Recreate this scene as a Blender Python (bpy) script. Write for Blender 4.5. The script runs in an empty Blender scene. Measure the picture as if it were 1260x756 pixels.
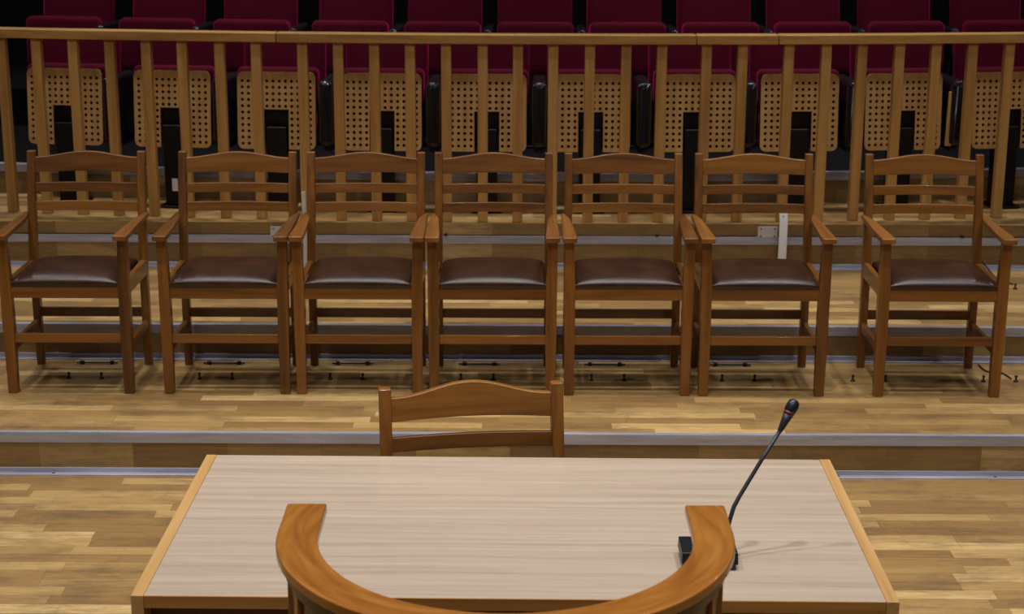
import bpy, bmesh, math, random
from mathutils import Vector, Matrix
random.seed(7)
S = bpy.context.scene
C = S.collection
R = math.radians

# ------------------------------------------------------------------ camera
F_PX, W_PX, H_PX = 2092.0, 1260, 756
CAM_Z = 2.307
PITCH, ROLL = R(15.0), 0.0042
cam_data = bpy.data.cameras.new('camera')
cam_data.sensor_width = 36.0
cam_data.lens = 36.0 * F_PX / W_PX
cam = bpy.data.objects.new('camera', cam_data)
C.objects.link(cam)
CAM_ROT = Matrix.Rotation(R(90) - PITCH, 3, 'X') @ Matrix.Rotation(ROLL, 3, 'Z')
cam.matrix_world = Matrix.Translation((0, 0, CAM_Z)) @ CAM_ROT.to_4x4()
S.camera = cam
cam_data.dof.use_dof = True
cam_data.dof.focus_distance = 4.9
cam_data.dof.aperture_fstop = 8.0

def ray(px, py):
    return CAM_ROT @ Vector((px - 630.0, -(py - 378.0), -F_PX))
def on_z(px, py, z):
    d = ray(px, py); t = (z - CAM_Z) / d.z
    return Vector((0, 0, CAM_Z)) + d * t
def on_y(px, py, y):
    d = ray(px, py)
    return Vector((0, 0, CAM_Z)) + d * (y / d.y)

# ------------------------------------------------------------------ world + lights
wd = bpy.data.worlds.new('hall_ambient'); S.world = wd
wd.use_nodes = True
wd.node_tree.nodes['Background'].inputs[0].default_value = (0.85, 0.88, 1.0, 1)
wd.node_tree.nodes['Background'].inputs[1].default_value = 0.012
S.view_settings.view_transform = 'Standard'
S.view_settings.look = 'None'
S.view_settings.exposure = 0.15
S.view_settings.gamma = 1.0
S.view_settings.use_curve_mapping = False

def spot(name, loc, target, power, angle, blend=0.6, radius=0.12, color=(1, 0.96, 0.92)):
    l = bpy.data.lights.new(name, 'SPOT')
    l.energy = power; l.spot_size = R(angle); l.spot_blend = blend
    l.shadow_soft_size = radius; l.color = color
    o = bpy.data.objects.new(name, l); C.objects.link(o)
    o.location = loc
    o.rotation_euler = (Vector(target) - Vector(loc)).to_track_quat('-Z', 'Y').to_euler()
    return o
def area(name, loc, target, power, sx, sy, color=(1, 0.97, 0.95)):
    l = bpy.data.lights.new(name, 'AREA')
    l.shape = 'RECTANGLE'; l.size = sx; l.size_y = sy; l.energy = power; l.color = color
    o = bpy.data.objects.new(name, l); C.objects.link(o)
    o.location = loc
    o.rotation_euler = (Vector(target) - Vector(loc)).to_track_quat('-Z', 'Y').to_euler()
    return o
# stage downlights in the hall ceiling
for i, x in enumerate((-3.4, -1.7, 0.0, 1.7, 3.4)):
    spot('stage_downlight', (x, 6.45, 8.2), (x * 0.85, 6.35, 0), 285, 50, 0.9, 0.07)
for i, x in enumerate((-2.4, 0.0, 2.4)):
    spot('stage_downlight', (x, 4.2, 8.2), (x * 0.7, 4.1, 0), 640, 58, 0.9, 0.12)
for i, x in enumerate((-2.4, 0.0, 2.4)):
    spot('seating_downlight', (x, 9.2, 7.6), (x, 9.1, 0), 520, 52, 0.9, 0.15)
area('house_light', (0, -0.6, 8.4), (0, 6.5, 0.4), 225, 7, 1.2)
for i, (x, w) in enumerate(((-5.0, 200), (5.0, 200))):       # lamps high on the back wall
    spot('back_wall_lamp', (x, 10.9, 7.0), (x * 0.35, 6.9, 0), w, 62, 0.8, 0.06, (0.96, 0.97, 1.0))

# ------------------------------------------------------------------ materials
class NT:
    def __init__(s, name):
        s.m = bpy.data.materials.new(name); s.m.use_nodes = True
        s.t = s.m.node_tree; s.n = s.t.nodes; s.b = s.n['Principled BSDF']
    def node(s, typ, **kw):
        n = s.n.new(typ)
        for k, v in kw.items(): setattr(n, k, v)
        return n
    def put(s, v, sock):
        if hasattr(v, 'is_output') or isinstance(v, bpy.types.NodeSocket): s.t.links.new(v, sock)
        else: sock.default_value = v
    def math(s, op, a, b=0.0, c=0.0):
        n = s.node('ShaderNodeMath', operation=op)
        s.put(a, n.inputs[0]); s.put(b, n.inputs[1])
        if op in ('MULTIPLY_ADD', 'SMOOTH_MIN'): s.put(c, n.inputs[2])
        return n.outputs[0]
    def obj(s): return s.node('ShaderNodeTexCoord').outputs['Object']
    def sep(s, v):
        n = s.node('ShaderNodeSeparateXYZ'); s.put(v, n.inputs[0]); return n.outputs
    def comb(s, x, y, z):
        n = s.node('ShaderNodeCombineXYZ')
        for i, v in enumerate((x, y, z)): s.put(v, n.inputs[i])
        return n.outputs[0]
    def scale(s, v, sc):
        n = s.node('ShaderNodeVectorMath', operation='MULTIPLY'); s.put(v, n.inputs[0]); n.inputs[1].default_value = sc
        return n.outputs[0]
    def noise(s, v, scale=1.0, detail=4.0, rough=0.55, w=None, dist=0.0):
        n = s.node('ShaderNodeTexNoise', noise_dimensions='4D' if w is not None else '3D')
        s.put(v, n.inputs['Vector']); n.inputs['Scale'].default_value = scale
        n.inputs['Detail'].default_value = detail; n.inputs['Roughness'].default_value = rough
        n.inputs['Distortion'].default_value = dist
        if w is not None: s.put(w, n.inputs['W'])
        return n.outputs[0]
    def ramp(s, f, stops):
        n = s.node('ShaderNodeValToRGB'); s.put(f, n.inputs[0])
        e = n.color_ramp.elements
        while len(e) < len(stops): e.new(0.5)
        for el, (p, c) in zip(e, stops):
            el.position = p; el.color = (c[0], c[1], c[2], 1)
        return n.outputs[0]
    def mix(s, f, a, b, mode='MIX'):
        n = s.node('ShaderNodeMix', data_type='RGBA', blend_type=mode)
        s.put(f, n.inputs[0]); s.put(a, n.inputs[6]); s.put(b, n.inputs[7])
        return n.outputs[2]
    def done(s, col, rough=0.5, metal=0.0, bump=None, bs=0.1, spec=0.5, coat=0.0):
        s.put(col, s.b.inputs['Base Color']); s.put(rough, s.b.inputs['Roughness'])
        s.b.inputs['Metallic'].default_value = metal
        s.b.inputs['Specular IOR Level'].default_value = spec
        s.b.inputs['Coat Weight'].default_value = coat
        s.b.inputs['Coat Roughness'].default_value = 0.07
        if bump is not None:
            n = s.node('ShaderNodeBump'); n.inputs['Strength'].default_value = bs; n.inputs['Distance'].default_value = 0.004
            s.put(bump, n.inputs['Height']); s.t.links.new(n.outputs[0], s.b.inputs['Normal'])
        return s.m

def lin(r, g, b):
    f = lambda c: c / 255 / 12.92 if c / 255 <= 0.04045 else ((c / 255 + 0.055) / 1.055) ** 2.4
    return (f(r), f(g), f(b), 1)
def wood(name, axis, dark, mid, light, rough=0.35, along=2.2, across=34.0, coat=0.0):
    k = NT(name)
    sc = [across] * 3; sc['xyz'.index(axis)] = along
    rnd = k.node('ShaderNodeObjectInfo').outputs['Random']
    w = k.math('MULTIPLY', rnd, 37.0)
    v = k.scale(k.obj(), sc)
    g = k.noise(v, 1.0, 5.0, 0.6, w, 0.6)
    v2 = k.scale(k.obj(), [c * 0.22 for c in sc])
    g2 = k.noise(v2, 1.0, 2.0, 0.5, w, 1.2)
    f = k.math('ADD', k.math('MULTIPLY', g, 0.55), k.math('MULTIPLY', g2, 0.5))
    f = k.math('ADD', f, k.math('MULTIPLY', k.math('SUBTRACT', rnd, 0.5), 0.10))
    col = k.ramp(f, [(0.30, dark), (0.52, mid), (0.75, light)])
    return k.done(col, k.math('MULTIPLY_ADD', g, 0.15, rough - 0.07), bump=g, bs=0.05, coat=coat)
def plain(name, col, rough=0.5, metal=0.0, spec=0.5, var=0.0, vs=30.0):
    k = NT(name)
    if var > 0:
        n = k.noise(k.obj(), vs, 3.0)
        a = [c * (1 - var) for c in col[:3]]; b = [min(1, c * (1 + var)) for c in col[:3]]
        return k.done(k.ramp(n, [(0.3, a), (0.7, b)]), rough, metal, n, 0.06, spec)
    return k.done(col, rough, metal, None, 0.1, spec)

CH = (lin(64, 35, 8), lin(121, 73, 20), lin(155, 102, 38))
WX = wood('varnished_chair_wood_crosswise', 'x', *CH, rough=0.42, coat=0.3)
WY = wood('varnished_chair_wood_lengthwise', 'y', *CH, rough=0.42, coat=0.3)
WZ = wood('varnished_chair_wood_upright', 'z', *CH, rough=0.42, coat=0.3)
RL = (lin(136, 98, 48), lin(178, 132, 72), lin(202, 158, 94))
RX = wood('beech_rail_wood', 'x', *RL, rough=0.4)
RZ = wood('beech_baluster_wood', 'z', *RL, rough=0.42)
HY = wood('honey_desk_edge_lengthwise', 'y', lin(168, 122, 66), lin(196, 152, 92), lin(212, 172, 116), rough=0.4, across=60)
HX = wood('honey_desk_edge_crosswise', 'x', lin(150, 98, 42), lin(180, 128, 62), lin(200, 150, 84), rough=0.4, across=60)
DZ = wood('dark_desk_board', 'x', lin(70, 38, 16), lin(92, 52, 22), lin(110, 64, 30), rough=0.5)
LP = wood('lectern_panel_wood', 'z', lin(48, 24, 8), lin(72, 38, 13), lin(100, 56, 21), rough=0.3, coat=0.2)
LS = wood('lectern_stile_wood', 'z', lin(150, 92, 34), lin(184, 122, 54), lin(204, 146, 74), rough=0.3, coat=0.2)

def floor_mat(name, strip, length, vert=False, tone=1.0):
    """oak strip parquet: every strip its own tone, staggered joints"""
    k = NT(name)
    x, y, z = k.sep(k.obj())
    if vert: y = z
    row = k.math('FLOOR', k.math('DIVIDE', y, strip))
    wn = k.node('ShaderNodeTexWhiteNoise', noise_dimensions='1D'); k.put(row, wn.inputs['W'])
    xo = k.math('ADD', x, k.math('MULTIPLY', wn.outputs[0], 3.1))
    idx = k.math('FLOOR', k.math('DIVIDE', xo, length))
    w2 = k.node('ShaderNodeTexWhiteNoise', noise_dimensions='2D'); k.put(k.comb(row, idx, 0.0), w2.inputs['Vector'])
    r = w2.outputs[0]
    grain = k.noise(k.comb(k.math('MULTIPLY', x, 5.0), k.math('MULTIPLY', y, 90.0), k.math('MULTIPLY', r, 40.0)), 1.0, 7.0, 0.68)
    big = k.noise(k.obj(), 1.3, 4.0, 0.6)
    f = k.math('ADD', k.math('MULTIPLY', k.math('POWER', r, 1.6), 0.44), k.math('MULTIPLY', grain, 0.54))
    t = tone
    d = [c * t for c in lin(126, 95, 58)[:3]]; m = [c * t for c in lin(160, 127, 77)[:3]]; l = [c * t for c in lin(188, 155, 100)[:3]]
    pale = [c * t for c in lin(224, 192, 136)[:3]]
    col = k.ramp(f, [(0.14, d), (0.42, m), (0.66, l), (0.82, pale)])
    # scuffs and grey wear
    st = k.noise(k.comb(k.math('MULTIPLY', x, 3.4), k.math('MULTIPLY', y, 9.0), 3.3), 1.0, 9.0, 0.78)
    sm = k.ramp(st, [(0.47, (0, 0, 0)), (0.66, (1, 1, 1))])
    col = k.mix(k.math('MULTIPLY', sm, 0.62), col, (*lin(92, 74, 58)[:3], 1))
    # joints
    fy = k.math('FRACT', k.math('DIVIDE', y, strip)); fx = k.math('FRACT', k.math('DIVIDE', xo, length))
    jy = k.math('LESS_THAN', fy, 0.0012 / strip); jx = k.math('LESS_THAN', fx, 0.0014 / length)
    j = k.math('MAXIMUM', jy, jx)
    col = k.mix(k.math('MULTIPLY', j, 0.6), col, (*lin(70, 45, 22)[:3], 1))
    return k.done(col, k.math('MULTIPLY_ADD', big, 0.2, 0.26), bump=grain, bs=0.03)
FLOOR = floor_mat('oak_strip_parquet', 0.066, 0.50)
RISER = floor_mat('oak_riser_boards', 0.30, 0.36, True, 0.72)

def steel(name, tint):
    k = NT(name)
    v = k.scale(k.obj(), (3, 40, 40))
    n = k.noise(v, 1.0, 5.0, 0.65)
    col = k.ramp(n, [(0.3, [c * 0.62 for c in tint[:3]]), (0.7, tint[:3])])
    return k.done(col, k.math('MULTIPLY_ADD', n, 0.25, 0.32), 0.4, n, 0.08)
STEEL = steel('worn_aluminium_nosing', lin(192, 194, 212))
PLATE = plain('zinc_plate', lin(205, 205, 215), 0.4, 0.4)
CHROME = plain('screw_steel', lin(120, 120, 125), 0.35, 0.9)
WHITE = plain('white_painted_metal', lin(236, 236, 242), 0.45)
BLACK = plain('black_plastic', (0.008, 0.008, 0.010, 1), 0.42)
GLOSS = plain('glossy_black_vinyl', (0.010, 0.010, 0.013, 1), 0.22)
PED = plain('black_pedestal_metal', (0.004, 0.004, 0.005, 1), 0.5, 0, 0.3)
CARPET = plain('black_carpet', (0.006, 0.005, 0.006, 1), 0.95, 0, 0.1, 0.4, 300)
RED = plain('crimson_upholstery', lin(78, 0, 27), 0.9, 0, 0.15, 0.22, 160)
_b = RED.node_tree.nodes['Principled BSDF']
_b.inputs['Sheen Weight'].default_value = 0.5; _b.inputs['Sheen Roughness'].default_value = 0.4
_b.inputs['Sheen Tint'].default_value = lin(235, 40, 130)
LEATHER = None
k = NT('brown_leather')
n1 = k.noise(k.obj(), 9.0, 4.0, 0.6, k.math('MULTIPLY', k.node('ShaderNodeObjectInfo').outputs['Random'], 20.0))
n2 = k.noise(k.obj(), 260.0, 3.0)
LEATHER = k.done(k.ramp(n1, [(0.3, lin(38, 20, 12)), (0.7, lin(64, 37, 22))]), k.math('MULTIPLY_ADD', n1, 0.16, 0.26), bump=n2, bs=0.12)
k = NT('perforated_plywood')
v = k.scale(k.obj(), (40, 40, 4))
g = k.noise(v, 1.0, 4.0, 0.6, k.math('MULTIPLY', k.node('ShaderNodeObjectInfo').outputs['Random'], 30.0))
PLY = k.done(k.ramp(g, [(0.3, lin(186, 142, 84)), (0.7, lin(214, 172, 110))]), 0.45)
k = NT('pale_laminate')
x, y, z = k.sep(k.obj())
wob = k.noise(k.comb(k.math('MULTIPLY', x, 1.6), k.math('MULTIPLY', y, 5.0), 0.0), 1.0, 3.0, 0.5)
yy = k.math('ADD', y, k.math('MULTIPLY', wob, 0.03))
a = k.noise(k.comb(k.math('MULTIPLY', x, 0.9), k.math('MULTIPLY', yy, 42.0), 1.0), 1.0, 5.0, 0.62)
b = k.noise(k.comb(k.math('MULTIPLY', x, 9.0), k.math('MULTIPLY', yy, 260.0), 5.0), 1.0, 3.0, 0.6)
f = k.math('ADD', k.math('MULTIPLY', a, 0.75), k.math('MULTIPLY', b, 0.25))
LAM = k.done(k.ramp(f, [(0.24, lin(164, 145, 126)), (0.48, lin(190, 171, 152)), (0.74, lin(206, 189, 171))]),
             k.math('MULTIPLY_ADD', a, 0.10, 0.17))
k = NT('lectern_rail_veneer')          # grain runs round the bend: polar coordinates about the bend's centre
x, y, z = k.sep(k.obj())
rad = k.math('SQRT', k.math('ADD', k.math('MULTIPLY', x, x), k.math('MULTIPLY', y, y)))
ang = k.math('ARCTAN2', x, y)
a = k.noise(k.comb(k.math('MULTIPLY', rad, 60.0), k.math('MULTIPLY', ang, 2.4), z), 1.0, 4.0, 0.6, None, 0.8)
b = k.noise(k.comb(k.math('MULTIPLY', rad, 22.0), k.math('MULTIPLY', ang, 1.3), z), 1.0, 3.0, 0.5, None, 1.2)
f = k.math('ADD', k.math('MULTIPLY', a, 0.5), k.math('MULTIPLY', b, 0.5))
VENEER = k.done(k.ramp(f, [(0.28, lin(128, 72, 20)), (0.5, lin(166, 104, 36)), (0.74, lin(194, 134, 60))]), 0.36, coat=0.5)
MICRED = plain('red_ring', lin(105, 30, 36), 0.4)
MESHGREY = plain('black_mic_mesh', (0.022, 0.025, 0.036, 1), 0.35, 0.3, 0.5, 0.5, 400)
NECK = plain('dark_grey_gooseneck', (0.028, 0.030, 0.042, 1), 0.4)

# ------------------------------------------------------------------ mesh helpers
def mk(name, bm, mats, parent=None, bevel=0.0, smooth=False, loc=None, seg=2):
    me = bpy.data.meshes.new(name)
    bmesh.ops.recalc_face_normals(bm, faces=bm.faces)
    bm.to_mesh(me); bm.free()
    if not isinstance(mats, (list, tuple)): mats = [mats]
    for m in mats: me.materials.append(m)
    if smooth or bevel:
        for p in me.polygons: p.use_smooth = True
    o = bpy.data.objects.new(name, me); C.objects.link(o)
    if parent: o.parent = parent
    if loc is not None: o.location = loc
    if bevel:
        b = o.modifiers.new('bevel', 'BEVEL'); b.width = bevel; b.segments = seg; b.limit_method = 'ANGLE'; b.angle_limit = R(40); b.harden_normals = True
    return o
def box(bm, x0, x1, y0, y1, z0, z1, mi=0):
    v = [bm.verts.new(p) for p in ((x0,y0,z0),(x1,y0,z0),(x1,y1,z0),(x0,y1,z0),(x0,y0,z1),(x1,y0,z1),(x1,y1,z1),(x0,y1,z1))]
    fs = [bm.faces.new([v[i] for i in q]) for q in ((3,2,1,0),(4,5,6,7),(0,1,5,4),(1,2,6,5),(2,3,7,6),(3,0,4,7))]
    for f in fs: f.material_index = mi
    return fs
def loft(bm, rings, cap=True):
    """rings: list of equal-length closed loops of points"""
    vs = [[bm.verts.new(p) for p in r] for r in rings]
    n = len(vs[0])
    for a, b in zip(vs, vs[1:]):
        for i in range(n): bm.faces.new((a[i], a[(i+1) % n], b[(i+1) % n], b[i]))
    if cap:
        bm.faces.new(vs[0][::-1]); bm.faces.new(vs[-1])
def rect_ring(cx, cy, hx, hy, z): return [(cx-hx,cy-hy,z),(cx+hx,cy-hy,z),(cx+hx,cy+hy,z),(cx-hx,cy+hy,z)]
def tube(bm, pts, rads, n=12):
    rings = []
    pts = [Vector(p) for p in pts]
    for i, p in enumerate(pts):
        d = (pts[min(i+1, len(pts)-1)] - pts[max(i-1, 0)]).normalized()
        u = d.orthogonal().normalized() if i == 0 else (pu - d * pu.dot(d)).normalized()
        pu = u; w = d.cross(u)
        r = rads[i] if isinstance(rads, (list, tuple)) else rads
        rings.append([p + u * (r * math.cos(2*math.pi*j/n)) + w * (r * math.sin(2*math.pi*j/n)) for j in range(n)])
    loft(bm, rings)
def rbox(bm, hx, hy, hz, r, cx=0, cy=0, cz=0, n=6, e=4):
    """soft rounded box (cushion): rounded rect in x-z, edges rolled in y"""
    def loop(ins, y):
        pts = []
        a, b = hx - ins, hz - ins; rr = max(r - ins, 0.004)
        for q, (sx, sz) in enumerate(((1,1),(-1,1),(-1,-1),(1,-1))):
            for i in range(n):
                t = math.pi/2*q + math.pi/2*i/(n-1)
                pts.append((cx + sx*(a-rr) + rr*math.cos(t), cy + y, cz + sz*(b-rr) + rr*math.sin(t)))
        return pts
    rings = []
    er = min(hy * 0.95, 0.03)
    for i in range(e + 1):
        t = math.pi/2 * i/e
        rings.append(loop(er * (1 - math.sin(t)), -hy + er * (1 - math.cos(t))))
    for i in range(e + 1):
        t = math.pi/2 * i/e
        rings.append(loop(er * (1 - math.cos(t)), hy - er * (1 - math.sin(t))))
    loft(bm, rings)
def empty(name, loc, rz=0.0):
    o = bpy.data.objects.new(name, None); C.objects.link(o)
    o.empty_display_size = 0.1
    o.location = loc; o.rotation_euler = (0, 0, rz)
    return o
def tag(o, label, cat, group=None):
    o['label'] = label; o['category'] = cat
    if group: o['group'] = group
    return o
def struct(o):
    o['kind'] = 'structure'; return o
def copy_tree(o, parent=None):
    c = o.copy(); C.objects.link(c)
    if parent: c.parent = parent
    for ch in list(o.children): copy_tree(ch, c)
    return c

# ------------------------------------------------------------------ the setting: stage floor and risers
Z1, Z2, Z3, ZC, Z4 = 0.160, 0.310, 0.467, 0.533, 0.684
Y1, Y2, Y3, Y4 = 6.13, 7.13, 8.22, 8.72
XW = 7.0
def tier(name, y0, y1, z0, z1, mats):
    bm = bmesh.new(); fs = box(bm, -XW, XW, y0, y1, z0, z1)
    for f in fs:
        f.material_index = 0
    fs[2].material_index = 1 if len(mats) > 1 else 0
    return struct(mk(name, bm, mats))
tier('floor', -1.5, Y1 + 0.05, -0.12, 0.0, [FLOOR, RISER])
tier('floor.001', Y1, Y2 + 0.05, -0.12, Z1, [FLOOR, RISER])
tier('floor.002', Y2, Y3 + 0.05, -0.12, Z2, [FLOOR, RISER])
tier('floor.003', Y3, 9.2, -0.12, ZC, [FLOOR, RISER])

# arcs of the seating (gently convex towards the stage)
ARC_R = 17.7
ARC_X = 0.10
def arc_y(x, y0): 
    Rr = ARC_R + (y0 - 8.3) * -1.0
    return y0 + Rr - math.sqrt(max(Rr*Rr - (x-ARC_X)**2, 0.01))
def arc_rot(x, y0):
    Rr = ARC_R + (y0 - 8.3) * -1.0
    return math.asin((x-ARC_X) / Rr)
def arc_tier(name, y0, y1, z0, z1, mats):
    bm = bmesh.new(); n = 40; rings = []
    for i in range(n + 1):
        x = -XW + 2*XW*i/n
        rings.append([(x, arc_y(x, y0), z0), (x, arc_y(x, y0), z1), (x, y1, z1), (x, y1, z0)])
    loft(bm, rings)
    bm.faces.ensure_lookup_table()
    for f in bm.faces:
        c = f.calc_center_median()
        f.material_index = 1 if (abs(c.y - arc_y(c.x, y0)) < 0.02 and abs(c.z-(z0+z1)/2) < 0.02 and len(mats) > 1) else 0
    return struct(mk(name, bm, mats))
arc_tier('floor.004', Y4, 11.4, 0.4, Z4, [CARPET, RISER])
arc_tier('floor.005', 9.98, 11.4, 0.6, 0.91, [CARPET])
bm = bmesh.new(); box(bm, -XW, XW, 11.35, 11.45, 0.4, 3.2)
struct(mk('added_dark_backdrop', bm, CARPET))  # invented black sheet, gives the darkness seen between the second-row seats

def trim(name, boxes, screws=None, mat=STEEL):
    bm = bmesh.new()
    for b in boxes: box(bm, *b)
    o = struct(mk(name, bm, mat, bevel=0.002))
    for (x, y, z, up) in screws or []:
        bm = bmesh.new()
        if up: tube(bm, [(x, y, z - 0.001), (x, y, z + 0.0015)], 0.006)
        else: tube(bm, [(x, y + 0.001, z), (x, y - 0.0015, z)], 0.006)
        struct(mk('screw', bm, CHROME, o))
    return o
sx = [-2.4 + 0.6*i for i in range(9)]
def nosing(n, Y, z):
    return trim('trim_%d' % n, [(-XW, XW, Y - 0.004, Y + 0.001, z - 0.038, z + 0.003), (-XW, XW, Y - 0.004, Y + 0.025, z + 0.0002, z + 0.003)],
                [])
def foot(n, Y, z):
    return trim('trim_%d' % n, [(-XW, XW, Y - 0.032, Y + 0.0005, z - 0.0005, z + 0.004), (-XW, XW, Y - 0.005, Y + 0.0005, z, z + 0.022)],
                [(x + 0.05, Y - 0.018, z + 0.004, True) for x in sx])
foot(1, Y1, 0.0); nosing(2, Y1, Z1)
foot(3, Y2, Z1); nosing(4, Y2, Z2)
foot(5, Y3, Z2); nosing(6, Y3, Z3)
trim('trim_8', [(-XW, XW, Y3 - 0.0025, Y3 + 0.0005, Z3 + 0.0035, Z3 + 0.0085)], mat=BLACK)  # added black strip, stands in for the shadow gap over the nosing
for q_ in (549, 808, 1183):
    p_ = on_y(q_, 291, Y3)
    bm = bmesh.new(); box(bm, p_.x - 0.008, p_.x + 0.008, Y3 - 0.010, Y3 + 0.0005, Z3 + 0.003, Z3 + 0.014)
    struct(mk('rubber_stop', bm, BLACK, bpy.data.objects['trim_8'], 0.001))
# nosing of the seating platform follows the arc
bm = bmesh.new(); rings = []
for i in range(41):
    x = -XW + 2*XW*i/40; y = arc_y(x, Y4)
    rings.append([(x, y - 0.004, Z4 - 0.035), (x, y - 0.004, Z4 + 0.004), (x, y + 0.05, Z4 + 0.004), (x, y + 0.05, Z4 - 0.035)])
loft(bm, rings)
struct(mk('trim_7', bm, STEEL))

# ------------------------------------------------------------------ armchair
def bowed(x0, x1, ybase, bow, zlo, zhi, th, n=20):
    """board between the back posts, bowed backwards; zlo/zhi functions of t in -1..1"""
    bm = bmesh.new(); rings = []
    for i in range(n + 1):
        t = -1 + 2*i/n; x = x0 + (x1 - x0)*i/n
        a, b = zlo(t), zhi(t)
        ya = ybase(a) + bow*(1 - t*t); yb = ybase(b) + bow*(1 - t*t)
        rings.append([(x, ya - th/2, a), (x, ya + th/2, a), (x, yb + th/2, b), (x, yb - th/2, b)])
    loft(bm, rings)
    return bm
POST = [(0.0, 0.182, 0.015), (0.20, 0.177, 0.018), (0.42, 0.176, 0.021), (0.50, 0.180, 0.021), (0.68, 0.204, 0.019), (0.80, 0.225, 0.017), (0.920, 0.247, 0.014)]
def post_y(z):
    for (a, ya, _), (b, yb, _) in zip(POST, POST[1:]):
        if z <= b: return ya + (yb - ya)*(z - a)/(b - a)
    return POST[-1][1]
def make_chair():
    root = empty('armchair', (0, 0, 0))
    for s in (-1, 1):
        bm = bmesh.new()
        loft(bm, [rect_ring(s*0.237, -0.220, 0.019, 0.019, 0), rect_ring(s*0.237, -0.220, 0.022, 0.022, 0.24),
                  rect_ring(s*0.238, -0.220, 0.022, 0.022, 0.46), rect_ring(s*0.2415, -0.222, 0.019, 0.019, 0.647)])
        mk('leg', bm, WZ, root, 0.003)
        bm = bmesh.new()
        loft(bm, [rect_ring(s*0.2325, y, 0.0165, h, z) for z, y, h in POST])
        mk('back_post', bm, WZ, root, 0.003)
    # seat frame
    bm = bmesh.new()
    box(bm, -0.218, 0.218, -0.235, -0.212, 0.402, 0.468)
    mk('seat_rail', bm, WX, root, 0.002)
    bm = bmesh.new(); box(bm, -0.218, 0.218, 0.165, 0.187, 0.406, 0.464)
    mk('seat_rail', bm, WX, root, 0.002)
    for s in (-1, 1):
        bm = bmesh.new(); box(bm, s*0.236 - 0.012, s*0.236 + 0.012, -0.200, 0.157, 0.406, 0.468)
        mk('seat_rail', bm, WY, root, 0.002)
    # cushion
    bm = bmesh.new(); n = 22; grid = []
    def cz(u, v):
        d = (1 - abs(u)**3.2) * (1 - abs(v)**3.2)
        return 0.467 + 0.037 * max(d, 0)**0.45
    for j in range(n + 1):
        row = []
        for i in range(n + 1):
            u = math.sin(math.pi/2*(-1 + 2*i/n)); v = math.sin(math.pi/2*(-1 + 2*j/n))
            hw = 0.2135 - 0.003*(v+1)/2
            row.append(bm.verts.new((u*hw, -0.034 + v*0.203, cz(u, v))))
        grid.append(row)
    for j in range(n):
        for i in range(n): bm.faces.new((grid[j][i], grid[j][i+1], grid[j+1][i+1], grid[j+1][i]))
    edge = [e for e in bm.edges if e.is_boundary]
    ext = bmesh.ops.extrude_edge_only(bm, edges=edge)
    vs = [g for g in ext['geom'] if isinstance(g, bmesh.types.BMVert)]
    for v in vs: v.co.z = 0.45
    bmesh.ops.holes_fill(bm, edges=[e for e in bm.edges if e.is_boundary], sides=0)
    c = mk('seat_cushion', bm, LEATHER, root, smooth=True); c['label'] = 'padded brown leather seat'
    # back boards
    hump = lambda t: 0.895 + 0.023 * (0.5 + 0.5*math.cos(math.pi*min(abs(t), 1)))
    mk('top_rail', bowed(-0.218, 0.218, post_y, 0.012, lambda t: 0.832 + 0.004*math.cos(t*math.pi/2), hump, 0.020), WX, root, 0.003)
    for lo in (0.749, 0.671):
        mk('back_slat', bowed(-0.218, 0.218, post_y, 0.010, lambda t: lo + 0.002*math.cos(t*math.pi/2), lambda t: lo + 0.039 + 0.002*math.cos(t*math.pi/2), 0.014), WX, root, 0.002)
    # arms
    for s in (-1, 1):
        bm = bmesh.new()
        out = [(-0.276, 0.2125, 0.2690), (-0.22, 0.2120, 0.2695), (-0.05, 0.220, 0.267), (0.10, 0.228, 0.264), (0.200, 0.2335, 0.262)]
        rings = []
        for y, a, b in out:
            if y > 0.15: a = 0.2495
            rings.append([(s*a, y, 0.647), (s*b, y, 0.647), (s*b, y, 0.669), (s*a, y, 0.669)])
        loft(bm, rings)
        mk('armrest', bm, WY, root, 0.004)
    # stretchers
    bm = bmesh.new(); box(bm, -0.22, 0.22, -0.229, -0.211, 0.214, 0.251); mk('stretcher', bm, WX, root, 0.002)
    bm = bmesh.new(); box(bm, -0.22, 0.22, 0.168, 0.184, 0.216, 0.256); mk('stretcher', bm, WX, root, 0.002)
    for s in (-1, 1):
        bm = bmesh.new(); box(bm, s*0.235 - 0.009, s*0.235 + 0.009, -0.202, 0.162, 0.169, 0.206); mk('stretcher', bm, WY, root, 0.002)
    return root
chair0 = make_chair()
chair_spots = [   # left and right outer edges of the front feet, and what singles the chair out
    (7, 166, 0.0, 'wooden armchair with brown leather seat at the left end of the row'),
    (202, 357, 0.0, 'wooden armchair with brown leather seat, second from the left end of the row'),
    (365.5, 520.5, -0.004, 'wooden armchair third from the left, thin white strip beside its back'),
    (528.5, 683, 0.0, 'middle armchair of the seven, straight behind the lone chair at the desk'),
    (694, 847, 0.004, 'wooden armchair right of the middle one, third from the right end'),
    (858, 1013, 0.0, 'wooden armchair in front of the wide white bracket, second from the right end'),
    (1069.5, 1231, -0.008, 'wooden armchair standing apart at the right end of the row'),
]
for i, (a, b, rz, lab) in enumerate(chair_spots):
    c = chair0 if i == 0 else copy_tree(chair0)
    p = on_z((a + b)/2, 486, Z1)
    yy_ = on_z((a+b)/2, 484.5 + ((a+b)/2 - 630)*0.0042, Z1).y
    c.location = (p.x, yy_ + 0.212, Z1); c.rotation_euler = (0, 0, rz)
    tag(c, lab, 'chair', 'row of wooden armchairs on the first riser')
dc = copy_tree(chair0)
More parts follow.
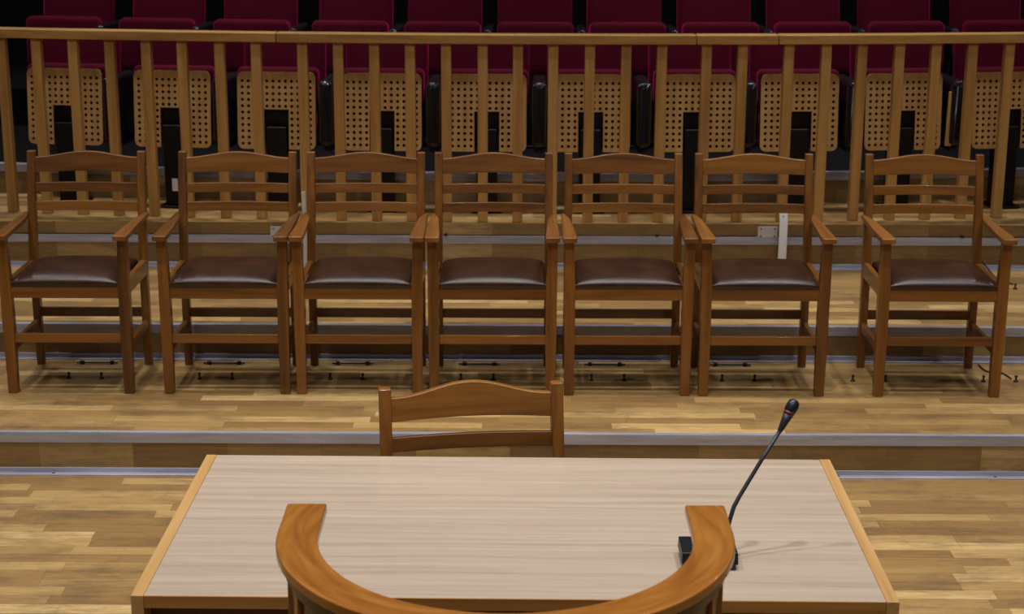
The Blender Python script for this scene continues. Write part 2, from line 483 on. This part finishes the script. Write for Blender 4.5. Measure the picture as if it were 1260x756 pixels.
for ch in dc.children:
    if ch.name.startswith('top_rail'):
        bm = bowed(-0.218, 0.218, post_y, 0.012, lambda t: 0.830 + 0.006*math.cos(t*math.pi/2), lambda t: 0.895 + 0.034*(0.5 + 0.5*math.cos(math.pi*min(abs(t)*1.08, 1))), 0.020)
        me = ch.data.copy(); bmesh.ops.recalc_face_normals(bm, faces=bm.faces); bm.to_mesh(me); bm.free(); ch.data = me
        for p_ in me.polygons: p_.use_smooth = True
dc.location = (-0.075, 4.12, 0.0); dc.rotation_euler = (0, 0, R(8.0))
tag(dc, 'lone wooden armchair tucked in behind the pale desk', 'chair')
if 'group' in dc: del dc['group']

# ------------------------------------------------------------------ desk
desk = empty('desk', (0.005, 0, 0))
TZ, DW, DYF, DYB = 0.76, 0.824, 3.355, 4.240
desk.rotation_euler = (0, 0, R(-0.6))
desk.location = (0.012, (DYF + DYB)/2, 0)
hy = (DYB - DYF)/2
tag(desk, 'pale laminate desk with honey wood side panels facing the armchair row', 'desk')
bm = bmesh.new(); box(bm, -DW + 0.028, DW - 0.028, -hy + 0.004, hy - 0.002, TZ - 0.028, TZ)
mk('desk_top', bm, LAM, desk, 0.0008)
bm = bmesh.new(); box(bm, -DW + 0.0285, DW - 0.0285, -hy, -hy + 0.0039, TZ - 0.0285, TZ - 0.0003)
mk('edge_band', bm, HX, desk, 0.0006)
for s in (-1, 1):
    bm = bmesh.new(); box(bm, s*DW - 0.0275*(s > 0), s*DW + 0.0275*(s < 0), -hy, hy, 0, TZ + 0.0005)
    mk('side_panel', bm, HY, desk, 0.0015)
bm = bmesh.new(); box(bm, -DW + 0.028, DW - 0.028, -hy + 0.06, -hy + 0.078, 0.12, TZ - 0.0285)
mk('modesty_panel', bm, DZ, desk, 0.001)

# ------------------------------------------------------------------ lectern
D = 1.2
LZ = CAM_Z - D
lp = Vector((-0.010, 2.41*D, 0))
lect = empty('lectern', lp)
tag(lect, 'curved wooden lectern with a wide U-shaped top rail in front of the desk', 'lectern')
RI, RO = 0.284*D, 0.347*D
TAIL = 0.115*D
def u_path(r, n=44):
    pts = [(-r, TAIL)]
    for i in range(n + 1):
        t = math.pi + math.pi*i/n
        pts.append((r*math.cos(t), r*math.sin(t)))
    pts.append((r, TAIL))
    return pts
def u_solid(ri, ro, z0, z1):
    bm = bmesh.new()
    A, B = u_path(ri), u_path(ro)
    loft(bm, [[(a[0], a[1], z0), (b[0], b[1], z0), (b[0], b[1], z1), (a[0], a[1], z1)] for a, b in zip(A, B)])
    return bm
mk('top_rail', u_solid(RI, RO, LZ - 0.020, LZ), VENEER, lect, 0.004)
mk('under_rail', u_solid(RI + 0.014, RO - 0.014, LZ - 0.052, LZ - 0.0202), LP, lect, 0.003)
mk('curved_panel', u_solid(RI + 0.026, RO - 0.026, 0.0, LZ - 0.0522), LP, lect)
ro = RO - 0.026
for q in range(11):
    t = math.pi + math.pi*(q + 0.35)/10.7
    bm = bmesh.new(); w = 0.011 / ro
    ring = lambda z: [((ro-0.002)*math.cos(t-w), (ro-0.002)*math.sin(t-w), z), ((ro+0.007)*math.cos(t-w), (ro+0.007)*math.sin(t-w), z),
                      ((ro+0.007)*math.cos(t+w), (ro+0.007)*math.sin(t+w), z), ((ro-0.002)*math.cos(t+w), (ro-0.002)*math.sin(t+w), z)]
    loft(bm, [ring(0.06), ring(LZ - 0.0525)])
    st = mk('stile', bm, LS, lect, 0.0015); st['label'] = 'pale upright stile'
bm = u_solid(ro - 0.001, ro + 0.010, 0.0, 0.06)
mk('plinth', bm, LP, lect, 0.002)

# ------------------------------------------------------------------ gooseneck microphone
mp = on_z(873.5, 702.5, TZ)
mic = empty('gooseneck_microphone', (mp.x, mp.y + 0.050, TZ + 0.0006), R(0))
tag(mic, 'black gooseneck conference microphone standing on the desk', 'microphone')
bm = bmesh.new()
loft(bm, [rect_ring(0, 0, 0.058, 0.048, 0), rect_ring(0, 0, 0.058, 0.048, 0.012), rect_ring(0, 0, 0.063, 0.051, 0.014), rect_ring(0, 0.002, 0.062, 0.048, 0.040)])
mk('base', bm, BLACK, mic, 0.006, seg=3)
bm = bmesh.new()
for i in range(2): box(bm, -0.045 + 0.03*i, -0.025 + 0.03*i, -0.032, -0.018, 0.034, 0.0405)
mk('button', bm, GLOSS, mic, 0.002)
M = Matrix.Rotation(R(0), 3, 'Z')
def mloc(px, py, y):
    p = on_y(px, py, y); return M @ (p - Vector((mp.x, mp.y + 0.050, TZ + 0.0006)))
y0 = mp.y + 0.075
stem = [mloc(893, 668, y0), mloc(894.5, 655, y0 + 0.002), mloc(898, 640, y0 + 0.008), mloc(903, 624, y0 + 0.018), mloc(910, 611, y0 + 0.03), mloc(936, 568, y0 + 0.06), mloc(960, 530, y0 + 0.085)]
bm = bmesh.new(); tube(bm, [stem[0] - Vector((0, 0, 0.02)), stem[0] + Vector((0, 0, 0.012))], [0.010, 0.007]); mk('stem_collar', bm, BLACK, mic, smooth=False)
bm = bmesh.new(); tube(bm, stem, [0.0052, 0.0052, 0.0052, 0.0052, 0.0050, 0.0048, 0.0048], 10); mk('gooseneck', bm, NECK, mic, smooth=True)
e = stem[-1]; tip = mloc(979, 492, y0 + 0.11); d = tip - e
bm = bmesh.new(); tube(bm, [e - d*0.05, e, e + d*0.30, e + d*0.58], [0.0050, 0.0064, 0.0094, 0.0126], 16); mk('microphone_body', bm, NECK, mic, smooth=True)
bm = bmesh.new(); tube(bm, [e + d*0.50, e + d*0.60], [0.0122, 0.0132], 16); rr = mk('indicator_ring', bm, MICRED, mic, smooth=True); rr['label'] = 'dull red ring'
bm = bmesh.new(); tube(bm, [e + d*0.58, e + d*0.66, e + d*0.80, e + d*0.92, e + d*0.98, e + d*1.0], [0.0128, 0.0142, 0.0147, 0.0128, 0.0080, 0.002], 18); mk('windscreen', bm, MESHGREY, mic, smooth=True)

# ------------------------------------------------------------------ balustrade
YB = 8.255
RT = ZC + 0.925          # top of the handrail
bal_px = [[-133, -88, -43, 2, 45, 90, 135, 180, 224, 270, 315], [372, 416, 460.5, 504.5, 549, 594, 637.5, 681, 726, 770.7, 814.7],
          [869.6, 914], [971, 1017, 1061, 1107, 1152, 1196.7, 1242, 1287, 1332]]
joints = [-165, 340.5, 856.5, 957.5, 1365]
rail_labels = ['left stretch of beech balustrade behind the first two armchairs', 'long middle stretch of beech balustrade with eleven balusters',
               'short stretch of beech balustrade with only two balusters', 'right stretch of beech balustrade behind the end armchair']
def at_arc(px, py, y0):
    y = y0
    for _ in range(4):
        p = on_y(px, py, y); y = arc_y(p.x, y0)
    return on_y(px, py, y)
for gi, xs in enumerate(bal_px):
    xa = at_arc(joints[gi], 44, YB).x + 0.0015; xb = at_arc(joints[gi+1], 44, YB).x - 0.0015
    xm = (xa + xb)/2
    root = empty('balustrade', (xm, arc_y(xm, YB), ZC))
    tag(root, rail_labels[gi], 'railing', 'balustrade stretches in front of the red seats')
    bm = bmesh.new(); rings = []
    n = 14
    for i in range(n + 1):
        x = xa + (xb - xa)*i/n; y = arc_y(x, YB) - arc_y(xm, YB); h = RT - ZC
        rings.append([(x - xm, y - 0.040, h - 0.046), (x - xm, y - 0.040, h), (x - xm, y + 0.045, h), (x - xm, y + 0.045, h - 0.046)])
    loft(bm, rings)
    mk('handrail', bm, RX, root, 0.005)
    for px in xs:
        p = at_arc(px, 54, YB)
        bm = bmesh.new()
        loft(bm, [rect_ring(0, 0, 0.0245, 0.019, z) for z in (0.0, 0.45, RT - ZC - 0.046)])
        b = mk('baluster', bm, RZ, root, 0.004)
        b.location = (p.x - xm, arc_y(p.x, YB) - arc_y(xm, YB), 0)
        b.rotation_euler = (0, 0, arc_rot(p.x, YB))

# ------------------------------------------------------------------ tip-up seats
CELL = 0.0315; NX, NZ = 12, 11
def perforated():
    bm = bmesh.new(); th = 0.008
    W, Hh = NX*CELL/2 + 0.010, NZ*CELL + 0.012 + 0.030
    rc = 0.030
    def slot(i, j): return 4 <= i <= 7 and j <= 5      # open notch for the pedestal
    cache = {}
    def V(x, z, y=0.0):
        # round the outer corners
        hx, z0, z1 = W, 0.0, Hh
        cx = max(-hx + rc, min(hx - rc, x)); cz = max(z0 + rc, min(z1 - rc, z))
        d = math.hypot(x - cx, z - cz)
        if d > rc and abs(x) > hx - rc and (z < z0 + rc or z > z1 - rc):
            x = cx + (x - cx)*rc/d; z = cz + (z - cz)*rc/d
        key = (round(x, 5), round(z, 5), y)
        if key not in cache: cache[key] = bm.verts.new((x, y, z))
        return cache[key]
    def face(vs):
        u = []
        for v in vs:
            if v not in u: u.append(v)
        if len(u) > 2:
            try: bm.faces.new(u)
            except ValueError: pass
    xs = [-W] + [-NX*CELL/2 + CELL*i for i in range(NX + 1)] + [W]
    zs = [0.0] + [0.012 + CELL*j for j in range(NZ + 1)] + [Hh]
    for ci in range(NX + 2):
        for cj in range(NZ + 2):
            i, j = ci - 1, cj - 1
            x0, x1, z0, z1 = xs[ci], xs[ci+1], zs[cj], zs[cj+1]
            if 4 <= i <= 7 and j <= 5: continue
            mx, mz = (x0+x1)/2, (z0+z1)/2
            inner = 0 <= i < NX and 0 <= j < NZ
            if inner:
                outer = [(x0,z0),(mx,z0),(x1,z0),(x1,mz),(x1,z1),(mx,z1),(x0,z1),(x0,mz)]
                r = 0.0084
                hole = [(mx + r*math.cos(a), mz + r*math.sin(a)) for a in [R(225 + 45*q) for q in range(8)]]
                for q in range(8):
                    q2 = (q+1) % 8
                    face([V(*outer[q]), V(*outer[q2]), V(*hole[q2]), V(*hole[q])])
                    face([V(*hole[q]), V(*hole[q2]), V(*hole[q2], th), V(*hole[q], th)])
            else:
                # margin cells, split at the middle so they match their neighbours
                pts = [(x0,z0)]
                if 0 <= i < NX: pts += [(mx,z0)]
                pts += [(x1,z0)]
                if 0 <= j < NZ: pts += [(x1,mz)]
                pts += [(x1,z1)]
                if 0 <= i < NX: pts += [(mx,z1)]
                pts += [(x0,z1)]
                if 0 <= j < NZ: pts += [(x0,mz)]
                face([V(*p) for p in pts])
    # outer edge thickness
    be = [e for e in bm.edges if e.is_boundary and all(abs(v.co.y) < 1e-6 for v in e.verts)]
    ext = bmesh.ops.extrude_edge_only(bm, edges=be)
    for g in ext['geom']:
        if isinstance(g, bmesh.types.BMVert): g.co.y = th
    return bm, W, Hh
def make_seat(band, wood_face=True):
    """origin at the foot of the pedestal, facing the stage (-y)"""
    root = empty('tip_up_seat', (0, 0, 0))
    bm = bmesh.new()
    box(bm, -0.052, 0.052, -0.02, 0.09, 0.012, 0.425)
    mk('pedestal', bm, PED, root, 0.006)
    bm = bmesh.new(); box(bm, -0.068, 0.068, 0.022, 0.115, 0.426, 0.545)
    mk('hinge_bracket', bm, PED, root, 0.004)
    bm = bmesh.new(); box(bm, -0.075, 0.075, -0.055, 0.125, 0.0, 0.014)
    mk('foot_plate', bm, PED, root, 0.004)
    tilt = Matrix.Rotation(R(-5), 4, 'X')
    piv = Vector((0, 0.0, 0.312))
    if wood_face:
        bm, W, Hh = perforated()
        bmesh.ops.transform(bm, matrix=Matrix.Translation(piv + Vector((0, -0.02, 0))) @ tilt, verts=bm.verts)
        mk('perforated_underside', bm, PLY, root)
    Hh = NZ*CELL + 0.042
    bm = bmesh.new()
    if wood_face:
        # padding behind the board, notched round the pedestal, its nose rolling over the top edge
        top, bot = Hh + 0.022, 0.225
        rbox(bm, 0.207, 0.050, (top - bot)/2, 0.030, 0, 0.040, (top + bot)/2)
        for s in (-1, 1): rbox(bm, 0.060, 0.040, 0.115, 0.03, s*0.135, 0.038, 0.125)
    else:
        top, bot = Hh + 0.004, 0.10
        rbox(bm, 0.214, 0.060, (top - bot)/2, 0.036, 0, 0.002, (top + bot)/2)
    bmesh.ops.transform(bm, matrix=Matrix.Translation(piv) @ tilt, verts=bm.verts)
    mk('seat_cushion', bm, RED, root, smooth=True)
    bm = bmesh.new()
    rbox(bm, 0.212, 0.040, 0.185, 0.05, 0, 0, 0.305)
    bmesh.ops.transform(bm, matrix=Matrix.Translation((0, 0.19, 0.385)) @ Matrix.Rotation(R(-10), 4, 'X'), verts=bm.verts)
    mk('backrest', bm, RED, root, smooth=True)
    ax, aw = (0.263, 0.036) if wood_face else (0.2555, 0.026)
    # armrest on its right-hand side, wrapped in black vinyl
    bm = bmesh.new()
    rbox(bm, 0.025, 0.145, 0.13, 0.02, ax, 0.115, 0.43)
    mk('arm_panel', bm, PED, root, smooth=True)
    bm = bmesh.new()
    rbox(bm, aw, 0.165, 0.165 if wood_face else 0.085, aw*0.75, ax, 0.085, 0.505 if wood_face else 0.585, n=8, e=6)
    rnd = random.Random(3)
    for v in bm.verts:
        v.co += Vector((rnd.uniform(-1, 1), rnd.uniform(-1, 1), rnd.uniform(-1, 1))) * 0.0028
    mk('arm_cover', bm, GLOSS, root, smooth=True)
    return root
row_words = ['first', 'second', 'third', 'fourth', 'fifth', 'sixth', 'seventh', 'eighth', 'ninth', 'tenth', 'eleventh']
seatA = make_seat(0.0, True)
YS = 8.50
for i, px in enumerate([80, 212, 340, 470, 599, 727, 856, 984, 1112, 1243]):
    s = seatA if i == 0 else copy_tree(seatA)
    p = at_arc(px, 130, YS)
    s.location = (p.x, arc_y(p.x, YS), ZC); s.rotation_euler = (0, 0, arc_rot(p.x, YS))
    if i == 1:
        bm = bmesh.new(); box(bm, -0.014, 0.016, -0.0206, -0.0195, 0.085, 0.150)
        w_ = mk('pedestal_label', bm, WHITE, s); w_['label'] = 'small white sticker'
    if i == 8:
        bm = bmesh.new(); loft(bm, [[(x_, y_, z_) for x_, z_ in ((0.212, 0.335), (0.245, 0.335), (0.258, 0.612), (0.216, 0.612))] for y_ in (-0.054, -0.040)])
        w_ = mk('arm_side_board', bm, PLY, s, 0.003); w_['label'] = 'bare plywood board'
    tag(s, 'front-row red tip-up seat with perforated wooden underside, %s from the left' % row_words[i], 'seat', 'front row of red tip-up seats')
seatB = make_seat(0.08, False)
YT = 9.58
for i, px in enumerate([76, 191, 308, 430, 544, 659, 773, 888, 1002, 1118, 1235]):
    s = seatB if i == 0 else copy_tree(seatB)
    p = at_arc(px, 22, YT)
    s.location = (p.x, arc_y(p.x, YT), Z4); s.rotation_euler = (0, 0, arc_rot(p.x, YT))
    tag(s, 'second-row red seat seen above the handrail, %s from the left' % row_words[i], 'seat', 'second row of red seats')

# ------------------------------------------------------------------ small things on the risers
def strip_bracket(h, w, bend=0.022):
    root_bm = bmesh.new()
    prof = [(0.0, 0.0), (-0.004, h*0.40), (-0.004, h*0.80), (bend, h)]
    loft(root_bm, [[(-w/2, y, z), (w/2, y, z), (w/2, y + 0.003, z), (-w/2, y + 0.003, z)] for y, z in prof])
    return root_bm
p = on_y(963, 300, 8.165)
br = empty('bracket', (p.x, 8.165, Z2 + 0.0005))
mk('strip', strip_bracket(0.305, 0.040), WHITE, br, 0.0006)
bm = bmesh.new(); tube(bm, [(0, 0.0105, 0.272), (0, 0.006, 0.2705)], 0.004); mk('screw', bm, CHROME, br)
tag(br, 'wide white metal bracket standing up behind the second armchair from the right', 'bracket')
p = on_y(374.5, 252, 8.15)
br2 = empty('bracket', (p.x, 8.13, Z2 + 0.0005), R(66))
mk('strip', strip_bracket(0.395, 0.030, -0.001), WHITE, br2, 0.0006)
tag(br2, 'thin white metal strip seen edge-on between the second and third armchairs', 'bracket')
for px, lab in ((944.5, 'small screwed steel plate beside the wide white bracket'), (345, 'small screwed steel plate behind the second armchair')):
    p = on_y(px, 286, Y3)
    pl = empty('joining_plate', (p.x, Y3, p.z))
    bm = bmesh.new(); box(bm, -0.049, 0.049, -0.004, 0.0, -0.028, 0.030); mk('plate', bm, PLATE, pl, 0.001)
    for sx_ in (-1, 1):
        for sz_ in (-1, 1):
            bm = bmesh.new(); tube(bm, [(sx_*0.034, -0.0035, sz_*0.019), (sx_*0.034, -0.0058, sz_*0.019)], 0.0045); mk('screw', bm, CHROME, pl)
    tag(pl, lab, 'plate')

bolt0 = empty('floor_bolt', (0, 0, 0))
bm = bmesh.new(); tube(bm, [(0, 0, 0), (0, 0, 0.005), (0, 0, 0.007)], [0.010, 0.010, 0.007]); mk('flange', bm, BLACK, bolt0)
bm = bmesh.new(); tube(bm, [(0, 0, 0.006), (0, 0, 0.022)], 0.004); mk('shank', bm, BLACK, bolt0)
bm = bmesh.new(); tube(bm, [(0, 0, 0.020), (0, 0, 0.022), (0, 0, 0.027), (0, 0, 0.029)], [0.005, 0.0065, 0.006, 0.003]); mk('knob', bm, BLACK, bolt0)
under = ['under the left end armchair', 'under the second armchair from the left', 'under the third armchair from the left', 'under the middle armchair',
         'under the third armchair from the right', 'under the second armchair from the right', 'left of the right end armchair', 'under the right end armchair']
bi = 0
for q in range(8):
    for h, side in ((0, 'left'), (40, 'right')):
        px = 85 + 160.7*q + h
        p = on_z(px, 468 + (px - 630)*0.0035, Z1)
        b = bolt0 if bi == 0 else copy_tree(bolt0)
        b.location = (p.x, p.y, Z1); bi += 1
        tag(b, 'small black floor bolt %s, %s of a pair' % (under[q], side), 'bolt', 'black bolts in the floor under the armchairs')
b = copy_tree(bolt0); p = on_z(1249, 356, Z2); b.location = (p.x, p.y, Z2)
tag(b, 'small black bolt on the step behind the right end armchair', 'bolt')
if 'group' in b: del b['group']
bar0 = None
bars = [(98, 143, 'behind the left end armchair'), (252, 301, 'behind the second armchair from the left'), (410, 459, 'behind the third armchair from the left'), (566, 614, 'behind the middle armchair'),
        (722, 766, 'behind the third armchair from the right'), (874, 922, 'behind the second armchair from the right')]
for i, (a, c_, lab) in enumerate(bars):
    p = on_z((a + c_)/2, 449 + ((a+c_)/2 - 630)*0.0035, Z1); L = (c_ - a)/2092*7.3/2
    if bar0 is None:
        bar0 = empty('floor_rod', (0, 0, 0))
        bm = bmesh.new(); tube(bm, [(-L - 0.01, 0, 0.007), (L + 0.01, 0, 0.007)], 0.004, 8); mk('rod', bm, BLACK, bar0)
        for s in (-1, 1):
            bm = bmesh.new(); box(bm, s*L*0.82 - 0.009, s*L*0.82 + 0.009, -0.007, 0.007, 0.0, 0.016); mk('clip', bm, BLACK, bar0, 0.003)
        r_ = bar0
    else: r_ = copy_tree(bar0)
    r_.location = (p.x, p.y - 0.012, Z1)
    tag(r_, 'black clipped rod lying at the riser foot %s' % lab, 'rod', 'black rods along the riser foot')
def cable(name, pts, label):
    bm = bmesh.new(); P = [Vector(q) for q in pts]; out = []
    for i in range(len(P) - 1):
        a, b_, c_, d_ = P[max(i-1, 0)], P[i], P[i+1], P[min(i+2, len(P)-1)]
        for s in range(6):
            t = s/6
            out.append(0.5*((2*b_) + (c_-a)*t + (2*a-5*b_+4*c_-d_)*t*t + (-a+3*b_-3*c_+d_)*t**3))
    out.append(P[-1])
    tube(bm, out, 0.0035, 8)
    return tag(mk(name, bm, BLACK, smooth=True), label, 'cable')
a, b_, c_, d_ = (on_z(x_, y_, Z1 + 0.004) for x_, y_ in ((1204, 449), (1214, 457), (1232, 459), (1244, 466)))
cable('cable', [a, b_, c_, d_], 'short black cable curling on the floor by the right end armchair leg')
a = on_y(1208, 322, 8.180); b_ = on_y(1215, 330, 8.176); c_ = on_z(1226, 342, Z2 + 0.004); d_ = on_z(1246, 350, Z2 + 0.004)
cable('cable', [a, b_, c_, d_], 'thin black cable hanging down the step behind the right end armchair')
